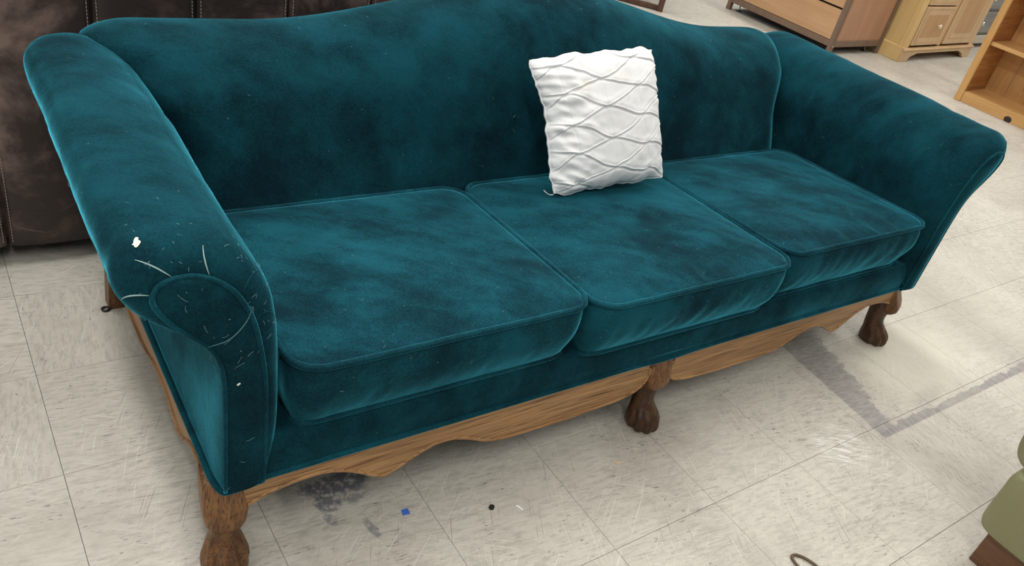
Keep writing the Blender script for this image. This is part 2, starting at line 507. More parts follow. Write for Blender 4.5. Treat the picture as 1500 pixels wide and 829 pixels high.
def build_arm(side):
    root = None
    rings = []
    cz = np.array([-1.06, .60])
    S = np.linspace(0, 1, 9)
    for s in S:
        rings.append([arm_point(j, s, side) for j in range(NP)])
    for v in np.concatenate([np.linspace(0.06, 0.74, 30), [0.77, 0.795, 0.815, 0.83, 0.84, 0.845]]):
        k = 0.0
        if v > 0.74:
            k = 1 - math.sqrt(max(0, 1 - ((v - 0.74) / 0.106) ** 2))
        r = []
        for j in range(NP):
            u, z = O_[j]
            if z > 0.5:
                u += (cz[0] - u) * k * 0.75
                z += (0.60 - z) * k * 0.75
            t = j / NP
            roll = sstep(0.52, 0.66, z)
            d = 0.0035 * nz(t * 5 + side * 7, v * 7, 1.3) + roll * 0.0022 * nz(t * 8 + v * 10, v * 26 - t * 10, 5 + side)
            cu, cz_ = -1.03, 0.58
            L = math.hypot(u - cu, z - cz_) + 1e-6
            if z > 0.25:
                u += (u - cu) / L * d
                z += (z - cz_) / L * d
            r.append((u * (-side), v + (0.05 * sstep(.4, .8, v) if side > 0 else 0), z))
        rings.append(r)
    V, F = loft(rings, True, False, True)
    arm = mesh('arm', V, F, VELVET, sofa)
    # front panel, slightly domed
    pts = [np.array([u * (-side), -0.012, z]) for u, z in P_]
    c0 = [np.array([(P_[j][0] + P_[NP - 1 - j][0]) / 2 * (-side), -0.012, (P_[j][1] + P_[NP - 1 - j][1]) / 2]) for j in range(NP)]
    half = NP // 2
    V, F = [], []
    m = 9
    for j in range(half):
        a, b = pts[j], pts[NP - 1 - j]
        w = np.linalg.norm(a - b)
        for i in range(m):
            t = i / (m - 1)
            q = a + (b - a) * t
            q = q + np.array([0, -0.010 * math.sin(PI * t) ** 0.6 * min(1, w / 0.06), 0])
            V.append(q)
    for j in range(half - 1):
        for i in range(m - 1):
            F.append((j * m + i, j * m + i + 1, (j + 1) * m + i + 1, (j + 1) * m + i))
    panel = mesh('front_panel', V, F, VELVET, arm)
    path = [np.array([u * (-side), -0.014, z]) for u, z in P_]
    V, F = tube(path, 0.0036)
    mesh('piping', V, F, VELVET_PIPE, arm)
    # bottom welt round the arm base
    path = [(-side * -.964, -.010, .222), (-side * -1.02, -.012, .219), (-side * -1.034, -.004, .218)] + [(-side * -1.040, v, .217) for v in np.linspace(.03, .84, 20)]
    V, F = tube(crom(path, 60), 0.006)
    mesh('welt', V, F, VELVET_PIPE, arm)
    # gathered pleats round the scroll; the pale ones carry a painted highlight
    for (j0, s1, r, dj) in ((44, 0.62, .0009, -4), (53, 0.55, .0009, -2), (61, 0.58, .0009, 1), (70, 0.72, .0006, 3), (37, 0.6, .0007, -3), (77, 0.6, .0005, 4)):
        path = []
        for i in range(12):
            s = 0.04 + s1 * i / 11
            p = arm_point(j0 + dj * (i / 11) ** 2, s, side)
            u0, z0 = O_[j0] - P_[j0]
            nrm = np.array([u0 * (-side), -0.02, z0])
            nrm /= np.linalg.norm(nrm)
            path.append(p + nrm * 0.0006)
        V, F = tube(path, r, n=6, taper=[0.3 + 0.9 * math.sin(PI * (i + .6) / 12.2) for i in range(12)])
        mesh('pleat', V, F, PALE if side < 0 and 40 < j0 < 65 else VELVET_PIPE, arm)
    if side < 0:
        # curved crease across the scroll, paler than the pile around it
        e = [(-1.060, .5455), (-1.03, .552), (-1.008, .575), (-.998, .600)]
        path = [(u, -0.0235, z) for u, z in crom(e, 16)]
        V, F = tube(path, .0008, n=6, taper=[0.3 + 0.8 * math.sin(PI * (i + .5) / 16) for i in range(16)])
        mesh('crease', V, F, CREASE_TEAL, panel)
    return arm, panel

arm_l, panel_l = build_arm(-1)
arm_r, panel_r = build_arm(1)
lint(arm_l, 55, (0.004, 0.016), lambda c: c.y < 0.06 and c.z > 0.45)
lint(arm_l, 60, (0.003, 0.012), lambda c: c.z > 0.5)
lint(panel_l, 18, (0.004, 0.020))
lint(arm_r, 40, (0.003, 0.012), lambda c: c.x < 1.0)
# blob of pale paint on the left arm and a small dot on its panel
def blobmesh(name, c, n, r, mat, parent, irregular=0.35):
    n = Vector(n).normalized()
    t = n.orthogonal().normalized()
    b = n.cross(t)
    m = 18
    rings = []
    for k, (s, h) in enumerate(((1.0, 0.0), (0.85, 0.35), (0.5, 0.55))):
        ring = []
        for i in range(m):
            a = 2 * PI * i / m
            rr = r * s * (1 + irregular * nz(math.cos(a) * 1.6 + c[0] * 90, math.sin(a) * 1.6, c[1] * 50))
            p = Vector(c) + t * math.cos(a) * rr + b * math.sin(a) * rr * 0.75 + n * (h * r * 0.25)
            ring.append(tuple(p))
        rings.append(ring)
    V, F = loft(rings, True, False, True)
    return mesh(name, V, F, mat, parent)
CREAM = plain('dried_paint', (0.72, 0.74, 0.66), 0.7)
o = blobmesh('paint_spot', (-1.135, -0.0035 + 0.03, .7015), (-0.35, -0.35, 0.9), 0.0062, CREAM, arm_l, 0.9)
o['label'] = 'dried cream paint spot'
blobmesh('paint_spot', (-1.015, -0.0235, .463), (0, -1, 0), 0.003, CREAM, arm_l)

# --- camel back
def hump(u):
    return 0.105 * 0.5 * (1 + math.cos(PI * min(1, abs(u) / 0.75)))
BACK = crom([(.48, .28), (.515, .36), (.540, .43), (.578, .52), (.612, .60), (.645, .655), (.695, .700), (.755, .722), (.815, .720), (.862, .692), (.882, .63), (.888, .50), (.888, .36), (.885, .215)], 60)
def back_half(z, sd=-1):
    if sd > 0:
        return 0.922 + 0.045 * sstep(.50, .68, z) + 0.020 * sstep(.66, .73, z)
    return 0.930 + 0.080 * sstep(.50, .68, z) + 0.065 * sstep(.66, .73, z)
rings = []
SS = np.concatenate([np.linspace(-1, -.86, 14), np.linspace(-.84, .84, 90), np.linspace(.86, 1, 14)])
for s in SS:
    r = []
    e = max(0, (abs(s) - 0.90) / 0.10)
    rr = 1 - math.sqrt(max(0, 1 - e * e))
    for k, (v, z) in enumerate(BACK):
        u = s * back_half(z, s)
        zz = z + hump(u) * sstep(.40, .72, z) 
        vv = v
        if v < .78:
            vv = v + 0.070 * rr * (1 - sstep(.70, .80, v))
        zz -= 0.05 * rr * sstep(.6, .72, z)
        # padding: slight swell of the front, soft dents
        if k < 32:
            vv -= 0.016 * (1 - abs(s) ** 4) * math.sin(PI * k / 32)
            vv += 0.006 * nz(u * 3, zz * 4, 2.0)
        r.append((u, vv, zz))
    rings.append(r)
V, F = loft(rings, False)
n = len(BACK)
F.append(tuple(range(n)))
F.append(tuple((len(SS) - 1) * n + k for k in range(n)))
back = mesh('backrest', V, F, VELVET, sofa)
lint(back, 150, (0.002, 0.009), lambda c: c.y < 0.8)
# welt where the back meets the right and left arm
for sd in (-1, 1):
    s = 0.985
    e = (s - .9) / .1
    rr = 1 - math.sqrt(1 - e * e)
    path = []
    for v, z in BACK[4:30]:
        u = sd * s * back_half(z, sd)
        path.append((u, v + 0.070 * rr * (1 - sstep(.70, .80, v)) - 0.001, z - 0.05 * rr * sstep(.6, .72, z)))
    V, F = tube(path, 0.0035)
    mesh('welt', V, F, VELVET_PIPE, back)

# --- upholstered front rail and seat deck
prof = crom([(.0, .214), (-.004, .235), (-.006, .262), (-.004, .288), (.004, .303), (.03, .310), (.25, .300), (.56, .285)], 40)
rings = []
for u in np.linspace(-.968, .968, 70):
    sag = -0.004 * math.exp(-(u / 0.07) ** 2)
    rings.append([(u, v + 0.002 * nz(u * 6, z * 20, 1), z - (sag if z < .23 else 0)) for v, z in prof])
V, F = loft(rings, False)
rail = mesh('seat_rail', V, F, VELVET, sofa)
for (vv, zz, rad) in ((-.004, .2205, .0058), (.001, .2125, .0042)):
    V, F = tube([(u, vv, zz + 0.0045 * math.exp(-(u / 0.07) ** 2) * -1) for u in np.linspace(-1.0, 1.0, 60)], rad)
    mesh('welt', V, F, VELVET_PIPE, rail)
lint(rail, 25, (0.003, 0.01))
# rear and side frame under the cover
box('back_frame', (-1.02, 1.02, .80, .885, .20, .30), VELVET, sofa, .01)

# --- three loose seat cushions
def rrect(x0, x1, y0, y1, rad, n):
    """n points of a rounded rectangle, evenly by length"""
    pts = []
    cs = [(x1 - rad, y0 + rad, -PI / 2), (x1 - rad, y1 - rad, 0), (x0 + rad, y1 - rad, PI / 2), (x0 + rad, y0 + rad, PI)]
    for cx, cy, a0 in cs:
        for i in range(9):
            a = a0 + PI / 2 * i / 8
            pts.append((cx + rad * math.cos(a), cy + rad * math.sin(a)))
    P = np.array(pts + [pts[0]])
    d = np.concatenate([[0], np.cumsum(np.linalg.norm(np.diff(P, axis=0), axis=1))])
    t = np.linspace(0, d[-1], n, endpoint=False)
    return np.stack([np.interp(t, d, P[:, 0]), np.interp(t, d, P[:, 1])], 1)

def cushion(u0, u1, v0, v1, zf, zb, seed, crown=0.020):
    NN = 320
    out = rrect(u0, u1, v0, v1, 0.055, NN)
    c = np.array([(u0 + u1) / 2, (v0 + v1) / 2])
    nrm = np.roll(out, -1, 0) - np.roll(out, 1, 0)
    nrm = np.stack([nrm[:, 1], -nrm[:, 0]], 1)
    nrm /= np.linalg.norm(nrm, axis=1)[:, None]
    def ztop(v):
        return zf + (zb - zf) * (v - v0) / (v1 - v0)
    H = 0.148
    rings = []
    # underside
    for sc in (0.02, 0.5, 0.9):
        rings.append([(*(c + (q - c) * sc), ztop(c[1] + (q[1] - c[1]) * sc) - H - 0.004) for q in out])
    # side band, bulging; the lower edge of the front tucks in
    for k in range(13):
        t = k / 12
        bulge = 0.014 * math.sin(PI * t) - 0.030 * (1 - t) ** 1.5
        ring = []
        for i, q in enumerate(out):
            front = sstep(0.4, 0.95, -nrm[i][1])
            wr = 0.0030 * nz(q[0] * 34 + seed, t * 2.2 + q[1] * 30, seed) * math.sin(PI * t)
            wr += 0.0020 * nz(q[0] * 9 + seed, t * 3, seed + 4)
            b = bulge * (0.55 + 0.45 * front) + wr
            p = q + nrm[i] * b
            ring.append((p[0], p[1], ztop(q[1]) - H * (1 - t)))
        rings.append(ring)
    # crowned top
    for k in range(1, 27):
        s = 1 - (k / 26) ** 1.0 * 0.985
        ring = []
        for i, q in enumerate(out):
            p = c + (q - c) * s
            e = 1 - s
            zz = ztop(p[1]) + crown * (1 - (1 - min(1, e / 0.75)) ** 2.4)
            zz -= 0.004 * math.exp(-(e / 0.02) ** 2)
            edge = math.exp(-((e - 0.10) / 0.13) ** 2)
            zz += (0.0018 + 0.0032 * (1 - sstep(v0 + 0.02, v0 + 0.24, p[1]))) * edge * nz(p[0] * 42 + seed, p[1] * 5, seed)
            zz += 0.0055 * sstep(0, .2, e) * nz(p[0] * 4.5 + seed, p[1] * 4.5, seed * 2.0)
            diag = p[0] * 0.8 + p[1] * 0.6
            zz += 0.0022 * sstep(0, .15, e) * nz(diag * 17, (p[0] * 0.6 - p[1] * 0.8) * 4, seed + 9)
            ring.append((p[0], p[1], zz))
        rings.append(ring)
    V, F = loft(rings, True, True, True)
    cu = mesh('seat_cushion', V, F, VELVET_SEAT, sofa)
    path = [(*(q + nrm[i] * 0.002), ztop(q[1]) - 0.001 + 0.0012 * nz(q[0] * 20, q[1] * 20, seed)) for i, q in enumerate(out)]
    V, F = tube(path, 0.0060, True)
    mesh('piping', V, F, VELVET_PIPE, cu)
    path = [(*(q - nrm[i] * (0.026 * (0.55 + 0.45 * sstep(0.4, 0.95, -nrm[i][1])))), ztop(q[1]) - H + 0.003) for i, q in enumerate(out)]
    V, F = tube(path, 0.0048, True)
    mesh('piping', V, F, VELVET_PIPE, cu)
    # tight little gathers in the piping at the front corners
    lint(cu, 80, (0.002, 0.010), lambda p: p.z > 0.36)
    return cu

cushion(-.922, -.318, -.022, .520, .456, .424, 1.7)
cushion(-.308, .296, -.038, .522, .452, .424, 5.1)
cushion(.306, .912, -.014, .520, .458, .424, 9.4)

# --- oak aprons with scalloped lower edge and bead
HALF = [(.046, .222), (.040, .185), (.036, .160), (.050, .132), (.085, .116), (.15, .108), (.30, .104), (.43, .107), (.485, .118), (.53, .140), (.575, .156), (.62, .155), (.665, .135), (.70, .116), (.722, .111),
        (.745, .122), (.79, .152), (.84, .172), (.89, .174), (.94, .166), (.985, .150)]
for sd in (-1, 1):
    low = crom(HALF[1:], 80)
    outl = [(sd * .046, .222)] + [(sd * a, z) for a, z in low] + [(sd * 1.0, .222)]
    ap = prism('apron', outl, 1, .004, .028, OAK_X, sofa, .0012)
    V, F = tube([(sd * a, .0045, z + .0035) for a, z in low], .0042)
    mesh('bead', V, F, OAK_X, ap)
    # side apron
    SIDE = [(.06, .15), (.12, .152), (.18, .146), (.22, .118), (.25, .104), (.28, .104), (.34, .124), (.40, .130), (.46, .122), (.52, .104), (.60, .098), (.70, .10), (.80, .12)]
    low = crom(SIDE, 60)
    outl = [(.06, .213)] + [(v, z) for v, z in low] + [(.80, .213)]
    ap = prism('apron', outl, 0, sd * 1.008, sd * 1.032, OAK_Y, sofa, .0012)
    V, F = tube([(sd * 1.0325, v, z + .0035) for v, z in low], .0042)
    mesh('bead', V, F, OAK_Y, ap)

# --- cabriole legs with carved paws
KNEE = [(.213, .012, .036, .020, 6), (.200, .014, .037, .020, 6), (.175, .018, .0375, .021, 6), (.155, .024, .037, .022, 5), (.140, .029, .034, .022, 4.5), (.128, .029, .029, .021, 4), (.116, .024, .022, .018, 3.2), (.106, .018, .013, .012, 2.6)]
FOOT = [(.212, -.002, .036, .032), (.19, -.002, .036, .032), (.165, .0, .036, .031), (.150, .004, .035, .031), (.135, .008, .0330, .031), (.120, .011, .0305, .0305), (.105, .012, .0280, .0290), (.092, .012, .0260, .0275), (.080, .013, .0250, .027), (.070, .015, .0262, .028), (.060, .019, .0295, .031), (.050, .024, .034, .0345), (.040, .030, .0385, .039),
        (.030, .034, .0415, .043), (.018, .036, .0430, .0450), (.008, .036, .0420, .0440), (.002, .035, .0385, .041), (.0, .035, .034, .036)]
def claw_leg(u, v, fwd, paw_mat, leg_mat, wide=1.0, deep=False, low=1.0, knee=0.0):
    f = np.array(fwd, float)
    f /= np.linalg.norm(f)
    side = np.array([-f[1], f[0]])
    m = 48
    rings = []
    for z, fo, w, d, ex in KNEE:
        r = []
        w *= wide
        fo += knee * (1 - sstep(.15, .21, z))
        z = .213 - (.213 - z) * low
        if deep:
            fo, d = fo - .012, d + .014
        for i in range(m):
            a = 2 * PI * i / m
            ca, sa = math.cos(a), math.sin(a)
            x = math.copysign(abs(ca) ** (2 / ex), ca) * d
            y = math.copysign(abs(sa) ** (2 / ex), sa) * w
            q = np.array([u, v]) + f * (fo + x) + side * y
            r.append((q[0], q[1], z))
        rings.append(r)
    V, F = loft(rings, True, True, True)
    leg = mesh('leg', V, F, leg_mat, sofa)
    rings = []
    for z, fo, w, d in FOOT:
        r = []
        for i in range(72):
            a = 2 * PI * i / 72
            toe = 1 - sstep(.030, .064, z)
            k = 1.0
            for g in (-1.35, -.68, 0.0, .68, 1.35):
                dd = (a - g + PI) % (2 * PI) - PI
                k -= 0.17 * toe * math.exp(-(dd / 0.13) ** 2)
            k *= 1 + 0.025 * nz(math.cos(a) * 3 + u * 9, math.sin(a) * 3, z * 60)
            q = np.array([u, v]) + f * (fo + math.cos(a) * d * k) + side * math.sin(a) * w * k
            r.append((q[0], q[1], z))
        rings.append(r)
    V, F = loft(rings, True, True, True)
    paw = mesh('paw', V, F, paw_mat, leg)
    return leg
claw_leg(-1.014, .048, (-.16, -1), PAW_LIGHT, OAK_LEG, 1.06, True, 1.25)
claw_leg(0.0, .036, (0, -1), PAW, OAK_LEG)
claw_leg(.998, .044, (.40, -1), PAW, OAK_LEG, 1.0, False, 1.0, .012)
for sd in (-1, 1):
    V, F = [], []
    rings = []
    for z, dx, dy, h in ((.213, 0, 0, .026), (.10, .0, .005, .024), (.0, .004, .020, .022)):
        cu, cv = sd * (1.024 + dx), .825 + dy
        rings.append([(cu - h, cv - h, z), (cu + h, cv - h, z), (cu + h, cv + h, z), (cu - h, cv + h, z)])
    V, F = loft(rings, True, True, True)
    mesh('rear_leg', V, F, OAK_LEG, sofa, False)

# ------------------------------------------------------------------ throw pillow with pintucks
def mat_cotton():
    t = NT('white_cotton')
    o = t.obj()
    w = t.noise(t.mapped(o, (420, 420, 60)), 1.0, 2, 0.5)
    big = t.noise(o, 9, 3)
    c = t.mix(t.math('MULTIPLY', t.ramp(big, 0.5, 0.8), 0.35), (0.79, 0.80, 0.81), (0.66, 0.66, 0.645))
    d = t.n('ShaderNodeVectorMath', {0: t.n('ShaderNodeVectorMath', {0: o, 1: (-0.075, 0.085, 0.0)}, operation='SUBTRACT').outputs[0], 1: (38, 60, 0.0)}, operation='MULTIPLY').outputs[0]
    ln = t.n('ShaderNodeVectorMath', {0: d}, operation='LENGTH').outputs['Value']
    c = t.mix(t.math('MULTIPLY', t.n('ShaderNodeMapRange', {0: ln, 1: 0.2, 2: 1.0, 3: 1.0, 4: 0.0}).outputs[0], 0.45), c, (0.62, 0.58, 0.48))
    t.P(col=c, rough=0.9, spec=0.15)
    t.bump(t.math('ADD', w, t.math('MULTIPLY', t.noise(o, 45, 4, 0.6), 1.2)), 0.22, 0.004)
    return t.m
COTTON = mat_cotton()
PW, PH, PT = 0.176, 0.166, 0.052
def tuck_height(x, y):
    """x,y in -1..1 : tucks pinched together at stitched points, lens shapes between"""
    d = 0.215
    colw = 0.60
    xx = x + 0.05 * math.sin(3 * y) + 0.04 * nz(x * 2, y * 2, 9)
    yy = y - 0.07 * x + 0.035 * math.sin(4 * x + 1) + 0.05 * nz(x * 2.2, y * 2.2, 6)
    h = 0.0
    ridge = 0.0
    ph = PI * (xx + 0.10) / colw
    c = 2 / PI * math.asin(max(-1, min(1, math.cos(ph))))
    c = 0.6 * c + 0.4 * math.cos(ph)
    for k in range(-7, 8):
        amp = 0.50 + 0.06 * math.sin(k * 2.3)
        e = yy - ((k + 0.5) * d + (-1) ** k * amp * d * c)
        ridge = max(ridge, math.exp(-(e / 0.011) ** 2))
        # each tuck is a fold lying over the cloth below it
        h -= 0.0034 * math.exp(-((e + 0.022) / 0.020) ** 2)
        h += 0.0012 * math.exp(-((e - 0.05) / 0.05) ** 2)
    # faint crosswise gathers along the stitched columns
    g = abs(((xx + 0.10) / colw + 0.5) % 1.0 - 0.5)
    h -= 0.0012 * math.exp(-(g / 0.03) ** 2)
    return h + 0.0030 * ridge
def pillow_point(x, y, front):
    fx, fy = max(0, 1 - abs(x) ** 3.0), max(0, 1 - abs(y) ** 3.0)
    t = PT * (fx ** 0.55) * (fy ** 0.55)
    cr = (abs(x) * abs(y)) ** 6
    px = PW * x * (1 - 0.035 * (1 - y * y) * abs(x) ** 3 - 0.035 * cr)
    py = PH * y * (1 - 0.030 * (1 - x * x) * abs(y) ** 3 - 0.035 * cr)
    # the upper left corner is pulled out, the waist on the left drawn in
    px -= 0.026 * max(0, -x) ** 2 * sstep(0.2, 1.0, y)
    py -= 0.010 * max(0, -x) ** 2 * sstep(0.2, 1.0, y)
    env = min(1, fx * 3) * min(1, fy * 3)
    wob = 0.0045 * nz(x * 3, y * 9, 1.0) * abs(x) ** 2
    px += wob + 0.0015 * math.sin(y * 12) * abs(x) ** 6
    py += 0.0055 * nz(x * 7, y * 3, 2.0) * abs(y) ** 2 + 0.003 * math.sin(x * 11) * abs(y) ** 6
    if front:
        t += tuck_height(x, y) * (0.45 + 0.55 * env) + 0.005 * nz(x * 1.8, y * 1.8, 3.0) * env + 0.0018 * nz(x * 9, y * 6, 8.0) * env
        # crumpled left side
        if x < -0.1:
            t += 0.010 * nz(x * 4 + 3, y * 8 + x * 3, 4.0) * sstep(0.1, 0.75, -x) * env
    else:
        t = -t
    return (px, py, t)
M = 210
V, F = [], []
for iy in range(M):
    for ix in range(M):
        V.append(pillow_point(-1 + 2 * ix / (M - 1), -1 + 2 * iy / (M - 1), True))
for iy in range(M - 1):
    for ix in range(M - 1):
        a = iy * M + ix
        F.append((a, a + 1, a + M + 1, a + M))
K = len(V)
for iy in range(M):
    for ix in range(M):
        V.append(pillow_point(-1 + 2 * ix / (M - 1), -1 + 2 * iy / (M - 1), False))
for iy in range(M - 1):
    for ix in range(M - 1):
        a = K + iy * M + ix
        F.append((a + M, a + M + 1, a + 1, a))
# frame of the pillow: bottom edge rests on the seat, top leans on the back
ex = Vector((0.365, -0.013, 0.024)).normalized()
bot = Vector((0.036, 0.385, 0.470))
topp = Vector((0.012, 0.545, 0.760))
ey = (topp - bot)
ey = (ey - ex * ey.dot(ex)).normalized()
ez = ex.cross(ey)
pc = bot + ey * (PH * 0.93) + ez * 0.010
pm = Matrix(((ex.x, ey.x, ez.x, pc.x), (ex.y, ey.y, ez.y, pc.y), (ex.z, ey.z, ez.z, pc.z), (0, 0, 0, 1)))
sofa_m = Matrix.Translation(SOFA_LOC) @ Matrix.Rotation(SOFA_RZ, 4, 'Z')
pillow = thing('throw_pillow', 'small white cotton throw pillow with diamond pintucks leaning on the sofa back', 'pillow')
pillow.matrix_world = sofa_m @ pm
cov = mesh('cover', V, F, COTTON, pillow)
edge = [pillow_point(math.cos(a) / max(abs(math.cos(a)), abs(math.sin(a))), math.sin(a) / max(abs(math.cos(a)), abs(math.sin(a))), True) for a in np.linspace(0, 2 * PI, 240, endpoint=False)]
V, F = tube([(p[0], p[1], 0.0) for p in edge], 0.0022, True, 6)
mesh('seam', V, F, COTTON, pillow)
V, F = tube(crom([(-PW * .97, -PH * .97, 0), (-PW * 1.04, -PH * .96, .002), (-PW * 1.10, -PH * .92, .004), (-PW * 1.13, -PH * .88, .003)], 10), 0.0009, False, 5)
mesh('loose_thread', V, F, COTTON, pillow)

# ------------------------------------------------------------------ brown leather sofa behind
def mat_leather():
    t = NT('distressed_leather')
    p = t.obj()
    c1 = t.noise(p, 4.2, 5, 0.65, 0.5)
    c2 = t.noise(p, 16, 4, 0.6)
    col = t.mix(t.ramp(c1, 0.45, 0.72), (0.030, 0.021, 0.019), (0.22, 0.155, 0.135))
    col = t.mix(t.math('MULTIPLY', t.ramp(c2, 0.5, 0.75), 0.4), col, (0.12, 0.080, 0.066))
    for rz, sd in ((0.5, 2.0), (-0.35, 7.0)):
        s = t.noise(t.mapped(p, (2.2, 40, 120), (0, rz, 0), (sd, sd, sd)), 1.0, 2, 0.5)
        col = t.mix(t.math('MULTIPLY', t.ramp(s, 0.715, 0.74), 0.35), col, (0.24, 0.16, 0.13))
    t.P(col=col, rough=0.5, spec=0.4)
    t.bump(t.math('ADD', t.noise(p, 130, 3, 0.6), t.math('MULTIPLY', c2, 0.6)), 0.25, 0.004)
    return t.m
LEATHER = mat_leather()
STITCH = plain('stitch_thread', (0.36, 0.30, 0.26), 0.8)
LV = 1.06
ls = thing('leather_sofa', 'dark brown distressed leather sofa with vertical stitched back panels behind the teal sofa', 'sofa', tuple(sofa_m @ Vector((-0.9, LV + .45, 0))), SOFA_RZ)
LX0, LX1 = -.995, .995          # back span in this sofa's own frame (front of frame = -.45)
EDGES = [LX0 + .225 * k for k in range(9)] + [LX1]
shift = -0.003
EDGES = [-1.22 + .9 + .2265 * k + shift for k in range(-3, 6)]
BOT = .062
for a, b in zip(EDGES[:-1], EDGES[1:]):
    m, q = 14, 26
    V, F = [], []
    for iz in range(q):
        for ix in range(m):
            x = a + .003 + (b - a - .006) * ix / (m - 1)
            z = BOT + (.80 - BOT) * iz / (q - 1)
            t = abs(2 * ix / (m - 1) - 1)
            y = -.45 + 0.010 * t ** 6 + 0.004 * nz(x * 7, z * 7, 3) - 0.006 * (1 - t ** 2)
            if iz == q - 1:
                y += .05
            V.append((x, y, z))
    for iz in range(q - 1):
        for ix in range(m - 1):
            k = iz * m + ix
            F.append((k, k + 1, k + m + 1, k + m))
    K = len(V)
    V += [(x, y + .03, z) for x, y, z in V]
    F += [tuple(K + i for i in reversed(f)) for f in F]
    rim = [ix for ix in range(m)] + [iz * m + m - 1 for iz in range(1, q)] + [(q - 1) * m + ix for ix in range(m - 2, -1, -1)] + [iz * m for iz in range(q - 2, 0, -1)]
    for i in range(len(rim)):
        j = (i + 1) % len(rim)
        F.append((rim[i], K + rim[i], K + rim[j], rim[j]))
    pn = mesh('back_panel', V, F, LEATHER, ls)
    st = []
    for sx in (a + .010, b - .010):
        for k in range(88):
            z0 = BOT + .01 + k * .0083
            yy = -.4455
            st.append(tube([(sx, yy, z0), (sx, yy - .0012, z0 + .0028), (sx, yy, z0 + .0056)], .0008, n=4))
    V, F = merge(st)
    so = mesh('stitching', V, F, STITCH, pn, False)
    so['kind'] = 'stuff'
x0, x1 = EDGES[0], EDGES[-1]
box('back_frame', (x0, x1, -.425, -.22, BOT, .80), LEATHER, ls, .03, 4, True)
for xx in (x0, (x0 + x1) / 2):
    box('seat_cushion', (xx + .004, xx + (x1 - x0) / 2 - .004, -.22, .40, .28, .45), LEATHER, ls, .04, 4, True)
    box('back_cushion', (xx + .004, xx + (x1 - x0) / 2 - .004, -.22, -.06, .46, .84), LEATHER, ls, .05, 4, True)
box('seat_base', (x0, x1, -.22, .40, BOT, .28), LEATHER, ls, .02, 3, True)
for xa, xb in ((x0 - .22, x0 - .002), (x1 + .002, x1 + .20)):
    box('arm', (xa, xb, -.43, .42, BOT, .62), LEATHER, ls, .05, 4, True)
for xx in (x0 - .15, x1 + .13):
    for yy in (-.36, .34):
        V, F = tube([(xx, yy, 0), (xx, yy, BOT + .02)], .03, n=16)
        mesh('foot', V, F, PAW, ls)

# ------------------------------------------------------------------ brown cabinet on levelling feet (right rear)
LAM = mat_wood('cherry_laminate', (0.36, 0.20, 0.10), (0.50, 0.29, 0.15), (0.56, 0.345, 0.19), 1, 0.6, 0.45, 0.35)
LAMV = mat_wood('cherry_laminate_side', (0.27, 0.135, 0.072), (0.40, 0.215, 0.125), (0.46, 0.26, 0.155), 2, 0.6, 0.45, 0.35)
FRAME = mat_wood('walnut_frame', (0.11, 0.068, 0.046), (0.175, 0.112, 0.078), (0.21, 0.14, 0.098), 2, 0.7, 0.5, 0.4)
mc = thing('office_cabinet', 'brown framed cabinet with cherry drawer fronts standing on metal levelling feet', 'cabinet', (4.735, 2.275, 0), 0.03)
W, D, Hh = .965, .63, .76
G = 0.034
for x in (0, D - G):
    for y in (0, W - G):
        lg = box('post', (x, x + G, y, y + G, .0, Hh), FRAME, mc, .002)
for z0, z1 in ((.056, .098), (Hh - .04, Hh)):
    box('rail', (.002, G - .004, G, W - G, z0, z1), FRAME, mc, .002)
    box('rail', (D - G + .004, D - .002, G, W - G, z0, z1), FRAME, mc, .002)
    for y0 in (.002, W - G + .004):
        box('rail', (G, D - G, y0, y0 + G - .006, z0, z1), FRAME, mc, .002)
box('side_panel', (G, D - G, .010, .024, .098, Hh - .04), LAMV, mc, .001)
box('side_panel', (G, D - G, W - .024, W - .010, .098, Hh - .04), LAMV, mc, .001)
box('back_panel', (D - .026, D - .014, G, W - G, .098, Hh - .04), LAMV, mc, .001)
box('inner_box', (.030, D - .03, .026, W - .026, .100, Hh - .045), BLACK, mc, 0)
for z0, z1 in ((.101, .300), (.314, .505), (.521, .712)):
    box('drawer_front', (.006, .024, G + .003, W - G - .003, z0, z1), LAM, mc, .0015)
box('top', (-.01, D + .01, -.01, W + .01, Hh, Hh + .022), FRAME, mc, .003)
for x in (.07, D - .09):
    for y in (.06, W - .075):
        V, F = loft([[(x + r * math.cos(2 * PI * i / 20), y + r * math.sin(2 * PI * i / 20), z) for i in range(20)] for r, z in ((.020, 0), (.022, .003), (.020, .007), (.007, .011), (.0045, .014), (.0045, .101))], True, True, True)
        ft = mesh('levelling_foot', V, F, METAL, mc)
        V, F = loft([[(x + r * math.cos(2 * PI * i / 20), y + r * math.sin(2 * PI * i / 20), z) for i in range(20)] for r, z in ((.022, 0.0), (.024, .002), (.0235, .005))], True, True, True)
        mesh('pad', V, F, BLACK, ft)
V, F = tube([(.017, -.001, .062), (.017, -.004, .062)], .006, n=12)
mesh('screw', V, F, METAL, mc)

# ------------------------------------------------------------------ maple cabinet with drawers and door
MAPLE = mat_wood('maple', (0.46, 0.30, 0.15), (0.57, 0.385, 0.205), (0.64, 0.45, 0.255), 2, 0.5, 0.42, 0.35)
MAPLE_S = mat_wood('maple_side', (0.55, 0.38, 0.16), (0.68, 0.475, 0.205), (0.74, 0.53, 0.245), 2, 0.5, 0.42, 0.3)
MAPLE_D = mat_wood('maple_panel', (0.38, 0.205, 0.085), (0.47, 0.27, 0.12), (0.53, 0.32, 0.15), 2, 0.5, 0.42, 0.35)
KNOB = plain('pale_knob', (0.75, 0.66, 0.52), 0.25)
cb = thing('sideboard', 'pale maple sideboard with raised panels and bracket feet beside the brown cabinet', 'cabinet', (5.385, 2.14, 0), 0.055)
CW, CD, CH = 1.10, .48, .95
box('side', (0.02, .045, .02, CD, .09, CH), MAPLE_S, cb, .002)
